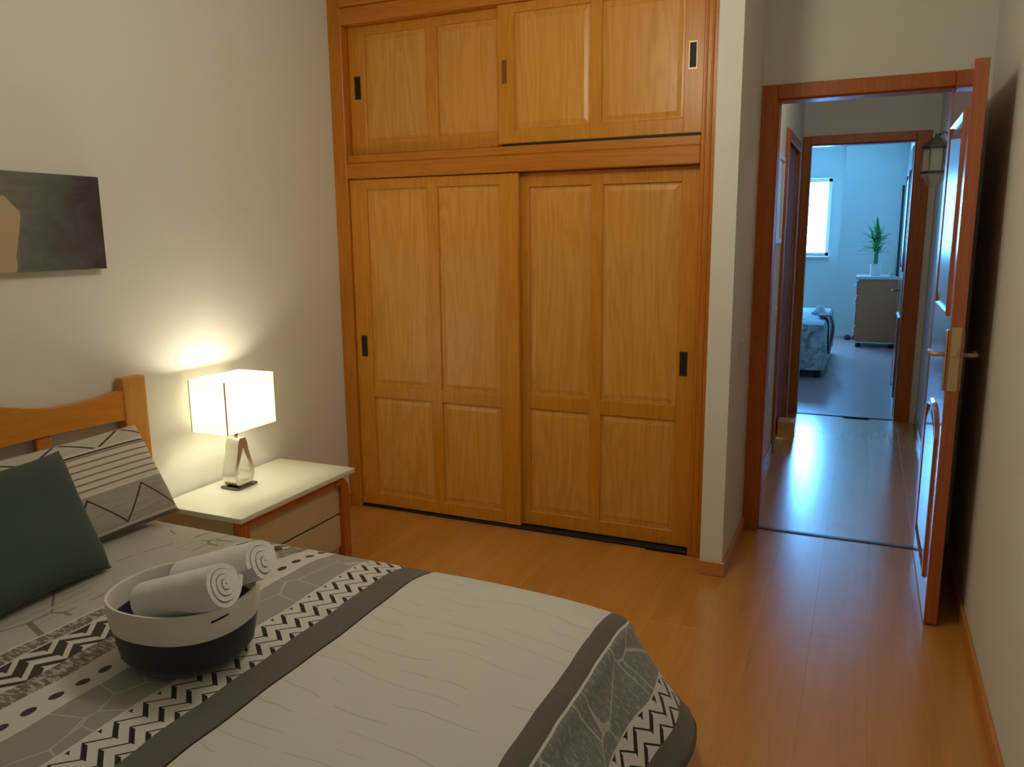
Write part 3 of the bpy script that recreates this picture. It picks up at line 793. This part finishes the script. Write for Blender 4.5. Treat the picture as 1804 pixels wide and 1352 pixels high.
def mat_pillow():
    n = NT('pillow_print')
    uvv = n.node('ShaderNodeUVMap').outputs[0]; q = n.sep(uvv); u, v = q[0], q[1]
    fine = n.noise(uvv, 120, 3, 0.7)
    WHITE = n.mix(fine, (0.62, 0.58, 0.50, 1), (0.70, 0.66, 0.58, 1)); GREY = n.mix(n.noise(uvv, 6, 4, 0.6), (0.30, 0.285, 0.25, 1), (0.42, 0.40, 0.36, 1)); DARK = (0.05, 0.043, 0.035, 1)
    def zl(n_, per, amp, c0, wd):
        ph = n_.math('FRACT', n_.math('DIVIDE', u, per)); tri = n_.math('MULTIPLY', n_.math('ABSOLUTE', n_.math('SUBTRACT', ph, 0.5)), 2.0)
        return n_.math('LESS_THAN', n_.math('ABSOLUTE', n_.math('SUBTRACT', v, n_.math('ADD', c0, n_.math('MULTIPLY', tri, amp)))), wd)
    ZZ = n.mix(zl(n, 0.62, 0.62, -0.86, 0.024), GREY, DARK)
    ZT = n.mix(zl(n, 0.70, 0.30, 0.66, 0.018), n.mix(0.6, GREY, WHITE), DARK)
    st_ = n.math('LESS_THAN', n.math('FRACT', n.math('MULTIPLY', n.math('ADD', v, 0.2), 7.9)), 0.22)
    ST = n.mix(n.math('MULTIPLY', st_, 0.85), WHITE, (0.13, 0.11, 0.085, 1))
    c = n.mix(n.math('LESS_THAN', v, -2), n.mix(fine, (0.08, 0.075, 0.06, 1), (0.2, 0.19, 0.16, 1)), (0, 0, 0, 1))
    for a, cc_ in ((-0.94, WHITE), (-0.89, ZZ), (-0.18, WHITE), (-0.12, ST), (0.60, DARK), (0.635, WHITE), (0.68, ZT)):
        c = n.mix(n.math('GREATER_THAN', v, a), c, cc_)
    n.bump(n.noise(n.coord('UV', scale=(1, 4, 1)), 3.0, 3), 0.4, 0.012)
    return n.set(c, 0.85, sheen=0.15, spec=0.2)
bm = cushion(bmesh.new(), 0.70, 0.355, 0.11, pinch=0.02, sharp=0.34)
place(bm, (-0.02, 1.0, 0.0), (-0.50, 0.0, 0.86), Vector((0.232, -1.82, 0.643)))
pl_ = tag(obj('pillow', bm, mat_pillow(), smooth=True, angle=60), 'grey and white striped pillow leaning on the headboard', 'pillow')
ng = NT('green_velvet')
vv_ = ng.coord(); ng.bump(ng.noise(vv_, 7.0, 3), 0.5, 0.015)
ng.set(ng.mix(ng.noise(vv_, 5, 4), (0.030, 0.054, 0.042, 1), (0.048, 0.080, 0.064, 1)), 0.8, sheen=0.15)
bm = cushion(bmesh.new(), 0.46, 0.41, 0.13, pinch=0.07)
for q_ in bm.verts: q_.co.x += 0.17 * q_.co.y      # slouching to one side
place(bm, (-0.06, 1.0, 0.0), (-0.60, 0.0, 0.78), Vector((0.410, -2.130, 0.650)))
tag(obj('cushion', bm, ng.m, smooth=True, angle=70), 'dark green square cushion in front of the striped pillow', 'cushion')

# ------------------------------------------------------------------ basket and towels
BX, BYc = 1.125, -2.205; BZ0 = BZ + 0.005; BROT = 0.10; H1 = 0.116; H2 = 0.170
bk = thing('basket', 'oval felt basket, navy below and white above, on the bed', 'basket', (BX, BYc, BZ0))
def shell(bm, outerp, innerp, **k):
    lathe(bm, outerp + innerp, BX, BYc, 48, closed=True, **k)
nbk = NT('basket_navy_felt')
nbk.bump(nbk.noise(nbk.coord(), 300, 2), 0.3, 0.001)
nbk.set(nbk.mix(nbk.noise(nbk.coord(), 20, 3), (0.008, 0.010, 0.018, 1), (0.012, 0.016, 0.032, 1)), 0.8, sheen=0.2)
EX = dict(sx=0.865, sy=0.80, rot=BROT, power=2.3)
bm = bmesh.new()
lathe(bm, [(0.02, BZ0), (0.120, BZ0), (0.150, BZ0 + 0.006), (0.171, BZ0 + 0.030), (0.190, BZ0 + H1), (0.184, BZ0 + H1), (0.164, BZ0 + 0.032), (0.145, BZ0 + 0.012), (0.02, BZ0 + 0.010)], BX, BYc, 48, **EX)
obj('body', bm, nbk.m, bk, smooth=True, angle=50)
bm = bmesh.new()
lathe(bm, [(0.1915, BZ0 + H1 - 0.004), (0.1955, BZ0 + H2 - 0.004), (0.1945, BZ0 + H2), (0.1885, BZ0 + H2), (0.1865, BZ0 + H2 - 0.004), (0.1850, BZ0 + H1 - 0.02)], BX, BYc, 48, closed=True, **EX)
obj('collar', bm, M_BASKETW, bk, smooth=True, angle=50)
SA = -0.48
def on_collar(a, z, r):
    c_, s_ = math.cos(a), math.sin(a); q_ = (abs(c_) ** 2.3 + abs(s_) ** 2.3) ** (-1 / 2.3)
    px_, py_ = c_ * q_ * r * 0.865, s_ * q_ * r * 0.80
    return (BX + px_ * math.cos(BROT) - py_ * math.sin(BROT), BYc + px_ * math.sin(BROT) + py_ * math.cos(BROT), z)
bm = bmesh.new(); tube(bm, [on_collar(SA + 0.05 * k, BZ0 + 0.146 + 0.001 * k, 0.1935) for k in range(-2, 4)], 0.0026, 8)
obj('handle_slit', bm, M_BLACK, bk, smooth=True)

def towel(name, label, c, ax, R, L, turns=4.0, tail=None):
    """rolled towel: a spiral of thick cloth extruded along ax, centred on c"""
    ax = Vector(ax).normalized(); up = Vector((0, 0, 1)); sd = up.cross(ax).normalized(); up = ax.cross(sd)
    n = int(30 * turns); th = (R / turns) * 0.80
    a_pts, b_pts = [], []
    for k in range(n + 1):
        f = k / n; a = 2 * PI * turns * f + (-0.6); r = max(0.004, R * (0.06 + 0.94 * f)) * (1 + 0.03 * math.sin(3 * a + 1))
        ri = max(0.001, r - th)
        a_pts.append((math.cos(a) * r, math.sin(a) * r)); b_pts.append((math.cos(a) * ri, math.sin(a) * ri))
    if tail:
        a0 = -0.6 + 2 * PI * turns; tx, ty = math.cos(a0), math.sin(a0)
        for k in range(1, 6):
            a_pts.append((a_pts[-1][0] - ty * tail / 5, a_pts[-1][1] + tx * tail / 5)); b_pts.append((b_pts[-1][0] - ty * tail / 5, b_pts[-1][1] + tx * tail / 5))
    bm = bmesh.new()
    NL = 8; rows = []
    for m in range(NL + 1):
        g_ = -1 + 2 * m / NL
        row = []
        for (p, q) in zip(a_pts, b_pts):
            rr = math.hypot(*p) / R
            d = g_ * L / 2 * (1.0 - 0.0 * rr) + (0.010 * (rr - 0.6) if abs(g_) == 1 else 0) * (-1 if g_ > 0 else 1)
            row.append(tuple(bm.verts.new(Vector(c) + ax * d + sd * w_[0] + up * w_[1]) for w_ in (p, q)))
        rows.append(row)
    for r0, r1 in zip(rows, rows[1:]):
        for k in range(len(r0) - 1):
            bm.faces.new((r0[k][0], r0[k + 1][0], r1[k + 1][0], r1[k][0])); bm.faces.new((r0[k][1], r1[k][1], r1[k + 1][1], r0[k + 1][1]))
        bm.faces.new((r0[-1][0], r0[-1][1], r1[-1][1], r1[-1][0])); bm.faces.new((r0[0][0], r1[0][0], r1[0][1], r0[0][1]))
    for r0 in (rows[0], rows[-1]):
        for k in range(len(r0) - 1): bm.faces.new((r0[k][0], r0[k][1], r0[k + 1][1], r0[k + 1][0]))
    bmesh.ops.recalc_face_normals(bm, faces=bm.faces[:])
    o = obj(name, bm, M_TOWEL, smooth=True, angle=50)
    return tag(o, label, 'towel', 'rolled towels in the basket')
towel('rolled_towel', 'rolled white towel in the basket, the one nearer the viewer with a loose flap', (1.205, -2.276, BZ0 + 0.202), (0.24, 0.005, 0.085), 0.0535, 0.25, 4.0, tail=0.03)
towel('rolled_towel', 'rolled white towel in the basket, the one behind, nearer the wardrobe', (1.205, -2.157, BZ0 + 0.206), (0.24, 0.015, 0.085), 0.0535, 0.25, 3.6)

# ------------------------------------------------------------------ switches
def switch(name, label, x, y, z, h=0.08):
    t = thing(name, label, 'light switch', (x, y, z - h / 2))
    obj('plate', nbox(x, x + 0.008, y - 0.04, y + 0.04, z - h / 2, z + h / 2, 0.003), M_WHITEPL, t)
    obj('rocker', nbox(x + 0.008, x + 0.012, y - 0.025, y + 0.025, z - 0.027, z + 0.027, 0.002), M_WHITEPL, t)
switch('light_switch', 'white light switch on the short wall beside the bedroom doorway', 2.062, 0.12, 0.96)
switch('light_switch', 'white light switch on the left hall wall before the side door', XH, 1.86, 0.96)

# hall picture
hp = thing('hall_picture', 'pale framed picture on the left wall of the hall', 'picture', (XH, 1.65, 1.41))
bm = bmesh.new()
for a, b, c, d in ((1.47, 1.80, 1.41, 1.44), (1.47, 1.80, 1.90, 1.93), (1.47, 1.50, 1.44, 1.90), (1.77, 1.80, 1.44, 1.90)): box(bm, XH, XH + 0.022, a, b, c, d, 0.002)
obj('picture_frame', bm, M_WHITEPL, hp)
obj('picture_sheet', nbox(XH, XH + 0.012, 1.50, 1.77, 1.44, 1.90), plain('pale_print', (0.62, 0.64, 0.68, 1), 0.3, var=0.12, nscale=7), hp)

# small box on the hall floor by the side door
tb = thing('small_box', 'small tan box on the hall floor by the side door', 'box', (XH + 0.057, 2.485, 0))
M_TAN = plain('tan_board', (0.85, 0.43, 0.11, 1), 0.6)
obj('body', nbox(XH + 0.002, XH + 0.112, 2.41, 2.56, 0.0, 0.105, 0.004), M_TAN, tb)
obj('lid', nbox(XH, XH + 0.114, 2.408, 2.562, 0.100, 0.128, 0.004), M_TAN, tb)

# ------------------------------------------------------------------ wall lantern in the hall
LAX, LAY = 2.872, 1.80
ln = thing('wall_lantern', 'glass and metal wall lantern on the right side of the hall', 'wall lamp', (LAX, LAY, 1.72))
M_LMET = plain('lantern_metal', (0.10, 0.095, 0.075, 1), 0.3, 0.9)
def ngon_ring(bm, r0, z0, r1, z1, n=6):
    lathe(bm, [(r0, z0), (r1, z1)], LAX, LAY, n)
bm = bmesh.new(); lathe(bm, [(0.020, 1.720), (0.045, 1.755), (0.068, 1.790), (0.070, 1.800), (0.062, 1.802)], LAX, LAY, 6); obj('lower_cup', bm, M_LGLASS, ln)
bm = bmesh.new(); lathe(bm, [(0.066, 1.798), (0.073, 1.800), (0.073, 1.812), (0.066, 1.814)], LAX, LAY, 6); obj('lower_rim', bm, M_LMET, ln)
for k in range(6):
    a0, a1 = 2 * PI * k / 6, 2 * PI * (k + 1) / 6
    p0 = Vector((LAX + 0.064 * math.cos(a0), LAY + 0.064 * math.sin(a0), 0)); p1 = Vector((LAX + 0.064 * math.cos(a1), LAY + 0.064 * math.sin(a1), 0))
    nr = ((p0 + p1) / 2 - Vector((LAX, LAY, 0))).normalized() * 0.003
    bm = bmesh.new()
    vs8 = [bm.verts.new(q + Vector((0, 0, z)) + e) for z in (1.814, 1.940) for q in (p0, p1) for e in (Vector(), nr)]
    for f in ((0, 1, 3, 2), (4, 6, 7, 5), (0, 4, 5, 1), (2, 3, 7, 6), (0, 2, 6, 4), (1, 5, 7, 3)): bm.faces.new([vs8[i] for i in f])
    bmesh.ops.recalc_face_normals(bm, faces=bm.faces[:])
    obj('glass_pane', bm, M_LGLASS, ln)
    bm = bmesh.new(); tube(bm, [p0 + Vector((0, 0, 1.814)), p0 + Vector((0, 0, 1.940))], 0.004, 6); obj('mullion', bm, M_LMET, ln)
bm = bmesh.new(); lathe(bm, [(0.066, 1.938), (0.078, 1.942), (0.078, 1.952), (0.050, 1.978), (0.030, 1.996), (0.014, 2.004), (0.010, 2.018), (0.004, 2.024)], LAX, LAY, 6); obj('cap', bm, M_LMET, ln)
bm = bmesh.new(); tube(bm, [(LAX, LAY, 2.005), (LAX + 0.03, LAY, 2.03), (LAX + 0.075, LAY, 2.015), (XR - 0.010, LAY, 1.98)], 0.006, 8); obj('bracket', bm, M_LMET, ln, smooth=True)
bm = bmesh.new(); box(bm, XR - 0.014, XR, LAY - 0.035, LAY + 0.035, 1.86, 2.03, 0.004); obj('back_plate', bm, M_LMET, ln)
bm = bmesh.new(); lathe(bm, [(0.012, 1.814), (0.012, 1.86), (0.018, 1.88), (0.016, 1.905), (0.006, 1.915)], LAX, LAY, 12); obj('bulb', bm, M_WHITEPL, ln, smooth=True)

# ------------------------------------------------------------------ far room
# dresser
dr = thing('dresser', 'brown chest of drawers against the right wall of the far room', 'dresser', (2.70, 8.05, 0))
M_DRS = plain('dresser_brown', (0.55, 0.16, 0.055, 1), 0.5)
M_DRT = plain('dresser_top_pale', (0.60, 0.55, 0.52, 1), 0.3)
obj('body', nbox(2.462, 2.940, 7.75, 8.35, 0.075, 0.885, 0.003), M_DRS, dr)
obj('top', nbox(2.430, 2.945, 7.735, 8.365, 0.885, 0.920, 0.004), M_DRT, dr)
obj('base_rail', nbox(2.455, 2.942, 7.742, 8.355, 0.060, 0.075, 0.002), M_DRT, dr)
for k in range(4):
    z0 = 0.095 + 0.195 * k
    d = obj('drawer', nbox(2.446, 2.462, 7.77, 8.33, z0, z0 + 0.180, 0.003), M_DRS, dr)
    for y in (7.86, 8.24):
        bm = bmesh.new(); lathe(bm, [(0.006, 0.0), (0.006, 0.010), (0.016, 0.016), (0.016, 0.024), (0.006, 0.028)], 0, 0, 12)
        bm.transform(Matrix.Translation((2.446, y, z0 + 0.10)) @ Matrix.Rotation(-PI / 2, 4, 'Y')); obj('knob', bm, M_WHITEPL, d, smooth=True, angle=50)
for x, y in ((2.50, 7.79), (2.90, 7.79), (2.50, 8.31), (2.90, 8.31)):
    bm = bmesh.new(); lathe(bm, [(0.020, 0.0), (0.030, 0.012), (0.030, 0.03), (0.022, 0.06)], x, y, 12); obj('foot', bm, M_BLACK, dr, smooth=True, angle=50)

# mirror standing on the dresser by the wall
mr = thing('mirror', 'tall framed mirror standing on the dresser against the right wall', 'mirror', (2.90, 8.10, 0.92))
bm = bmesh.new()
for a, b, c, d in ((7.86, 8.32, 0.922, 0.962), (7.86, 8.32, 2.02, 2.06), (7.86, 7.90, 0.962, 2.02), (8.28, 8.32, 0.962, 2.02)): box(bm, 2.890, 2.920, a, b, c, d, 0.003)
obj('mirror_frame', bm, plain('mirror_frame_dark', (0.05, 0.035, 0.03, 1), 0.4), mr)
obj('mirror_glass', nbox(2.895, 2.905, 7.90, 8.28, 0.962, 2.02), M_STEEL, mr)
obj('mirror_back', nbox(2.920, 2.935, 7.865, 8.315, 0.925, 2.055, 0.002), M_DRT, mr)

# ornament on the dresser
bm = bmesh.new(); lathe(bm, [(0.020, 0.9205), (0.022, 0.930), (0.040, 0.955), (0.043, 0.965), (0.038, 0.962), (0.018, 0.935)], 2.845, 7.88, 16)
tag(obj('small_bowl', bm, M_WHITEPL, smooth=True, angle=50), 'small white bowl on the dresser near the mirror', 'bowl')

# bamboo plant in a white pot
PX, PY = 2.650, 7.95
pt = thing('potted_bamboo', 'green bamboo plant in a white pot on the dresser', 'potted plant', (PX, PY, 0.9205))
bm = bmesh.new()
lathe(bm, [(0.058, 0.9205), (0.064, 1.075), (0.058, 1.075), (0.054, 1.06)], PX, PY, 32, power=6.0); obj('pot', bm, M_WHITEPL, pt, smooth=True, angle=40)
bm = bmesh.new(); lathe(bm, [(0.01, 1.058), (0.053, 1.058), (0.05, 1.066), (0.01, 1.07)], PX, PY, 16); obj('soil', bm, M_BLACK, pt)
M_STALK = plain('bamboo_stalk', (0.10, 0.30, 0.12, 1), 0.4); M_LEAF = plain('bamboo_leaf', (0.06, 0.30, 0.07, 1), 0.4, var=0.3)
rs = random.Random(3)
stalks = []
for k in range(7):
    a = 2 * PI * k / 7; r = 0.022 if k else 0.0
    x, y = PX + r * math.cos(a), PY + r * math.sin(a); h = 1.20 + 0.03 * (k % 3)
    bm = bmesh.new(); zz = [1.06 + (h - 1.06) * q / 6 for q in range(7)]
    tube(bm, [(x, y, z) for z in zz], [0.0085 if q % 2 else 0.010 for q in range(7)], 8); obj('stalk', bm, M_STALK, pt, smooth=True); stalks.append((x, y, h))
lb = bmesh.new(); prev = None; NL = 5
for q in range(NL + 1):
    f = q / NL; wv = 0.013 * math.sin(PI * min(1, 0.12 + f * 0.88)) + 0.0005; z = -0.10 * f * f
    cur = [lb.verts.new((f, -wv / 0.2, z + 0.012)), lb.verts.new((f, 0, z)), lb.verts.new((f, wv / 0.2, z + 0.012))]
    if prev:
        for u_ in (0, 1): lb.faces.new((prev[u_], prev[u_ + 1], cur[u_ + 1], cur[u_]))
    prev = cur
lme = bpy.data.meshes.new('leaf'); lb.to_mesh(lme); lb.free(); lme.materials.append(M_LEAF)
for k in range(130):
    x, y, h = stalks[k % 7]; z = h - 0.03 + 0.26 * rs.random() ** 1.1
    yaw = 2 * PI * rs.random()
    pit = math.radians(rs.uniform(-12, 72)); L = rs.uniform(0.10, 0.26) * (0.75 if math.cos(yaw) > 0.4 else 1.0)
    m = Matrix.Translation((x + rs.uniform(-0.02, 0.02), y + rs.uniform(-0.02, 0.02), z)) @ Matrix.Rotation(yaw, 4, 'Z') @ Matrix.Rotation(-pit, 4, 'Y') @ Matrix.Scale(L, 4)
    o = bpy.data.objects.new('leaf', lme); COL.objects.link(o); o.parent = pt; o.matrix_basis = WM[pt.name].inverted() @ m
bm = bmesh.new()
for (x, y, h) in stalks: tube(bm, [(x, y, h), (x + (x - PX) * 0.8, y + (y - PY) * 0.8, h + 0.14)], [0.006, 0.003], 6)
obj('shoots', bm, M_STALK, pt)

# far bed
fb = thing('single_bed', 'bed of the far room, seen beyond the hall, below the window', 'bed', (1.2, 6.1, 0))
def mat_marble():
    n = NT('teal_marbled_spread'); v = n.coord()
    f = n.noise(v, 9, 6, 0.7, 1.2)
    c = n.ramp(f, [(0.36, (0.14, 0.17, 0.17, 1)), (0.50, (0.34, 0.38, 0.37, 1)), (0.62, (0.58, 0.62, 0.60, 1))])
    n.bump(f, 0.3, 0.01)
    return n.set(c, 0.8)
obj('bed_base', nbox(0.24, 2.18, 5.16, 7.10, 0.07, 0.30, 0.01), plain('far_bed_base', (0.10, 0.09, 0.08, 1), 0.8), fb)
obj('mattress', nbox(0.22, 2.19, 5.15, 7.12, 0.30, 0.53, 0.05, seg=3), M_TOWEL, fb)
for x in (0.30, 2.15):
    for y in (5.22, 7.05):
        bm = bmesh.new(); lathe(bm, [(0.03, 0.0), (0.035, 0.02), (0.035, 0.07)], x, y, 12); obj('leg', bm, M_BLACK, fb, smooth=True, angle=40)
# spread of the far bed as draped cloth with closed hanging sides
bm = bmesh.new()
loop = []
def ring_at(x0, x1, y0, y1, z, amp=0.0, n=14):
    P = [(x0 + (x1 - x0) * k / n, y0) for k in range(n)] + [(x1, y0 + (y1 - y0) * k / n) for k in range(n)] + [(x1 - (x1 - x0) * k / n, y1) for k in range(n)] + [(x0, y1 - (y1 - y0) * k / n) for k in range(n)]
    cx, cy = (x0 + x1) / 2, (y0 + y1) / 2
    return [bm.verts.new((p[0] + (amp * math.sin(2.3 * i) if p[0] in (x0, x1) else 0), p[1] + (amp * math.sin(1.9 * i + 1) if p[1] in (y0, y1) else 0), z)) for i, p in enumerate(P)]
rg = [ring_at(0.18, 2.215, 5.112, 7.15, 0.085, 0.010), ring_at(0.185, 2.208, 5.118, 7.145, 0.28, 0.007), ring_at(0.19, 2.202, 5.126, 7.14, 0.50, 0.003), ring_at(0.215, 2.18, 5.15, 7.115, 0.548), ring_at(0.27, 2.12, 5.21, 7.06, 0.560)]
for a, b in zip(rg, rg[1:]):
    for k in range(len(a)): bm.faces.new((a[k], a[(k + 1) % len(a)], b[(k + 1) % len(a)], b[k]))
bm.faces.new(rg[-1])
bmesh.ops.recalc_face_normals(bm, faces=bm.faces[:])
tag(obj('bedspread', bm, mat_marble(), smooth=True, angle=50), 'teal grey marbled bedspread on the bed of the far room', 'bedspread')
# crumpled white cloth and brown throw at its corner
bm = bmesh.new()
lathe(bm, [(0.01, 0.561), (0.075, 0.563), (0.085, 0.575), (0.060, 0.600), (0.045, 0.640), (0.020, 0.665), (0.004, 0.668)], 2.08, 6.25, 20)
for q in bm.verts: q.co.x += 0.012 * math.sin(23 * q.co.z + 5 * q.co.y * 3); q.co.y += 0.014 * math.sin(31 * q.co.z + 40 * q.co.x)
tag(obj('white_cloth', bm, M_TOWEL, smooth=True), 'crumpled white cloth on the edge of the far bed', 'cloth')
bm = bmesh.new(); prev = None
for k in range(13):
    f = k / 12; z = 0.575 - 0.40 * f if k > 2 else 0.582
    xo = 2.215 + 0.012 * math.sin(5 * f) + 0.022 if k > 2 else 2.10 + 0.06 * k
    cur = [bm.verts.new((xo + 0.010 * math.sin(3 * u_ + 4 * f), 5.72 + 0.05 * u_, z)) for u_ in range(8)]
    if prev:
        for u_ in range(7): bm.faces.new((prev[u_], prev[u_ + 1], cur[u_ + 1], cur[u_]))
    prev = cur
th_ = tag(obj('throw', bm, plain('brown_throw', (0.24, 0.16, 0.14, 1), 0.9), smooth=True), 'brown throw hanging over the side of the far bed', 'throw')
md = th_.modifiers.new('thick', 'SOLIDIFY'); md.thickness = 0.012
# slippers by the far wall
for k, (x, lab) in enumerate(((2.36, 'dark red slipper on the far room floor, the one nearer the window'), (2.46, 'dark red slipper on the far room floor, the one nearer the dresser'))):
    t = thing('slipper', lab, 'slipper', (x, 8.62, 0), 'slippers by the far wall')
    bm = bmesh.new(); lathe(bm, [(0.10, 0.0), (0.125, 0.006), (0.125, 0.018), (0.11, 0.022)], x, 8.62, 20, sx=0.34, sy=1.0); obj('sole', bm, M_BLACK, t, smooth=True, angle=50)
    bm = bmesh.new(); lathe(bm, [(0.118, 0.018), (0.116, 0.035), (0.095, 0.055), (0.03, 0.066)], x, 8.575, 20, sx=0.36, sy=0.62); obj('upper', bm, plain('slipper_red', (0.16, 0.035, 0.03, 1), 0.8), t, smooth=True, angle=60)
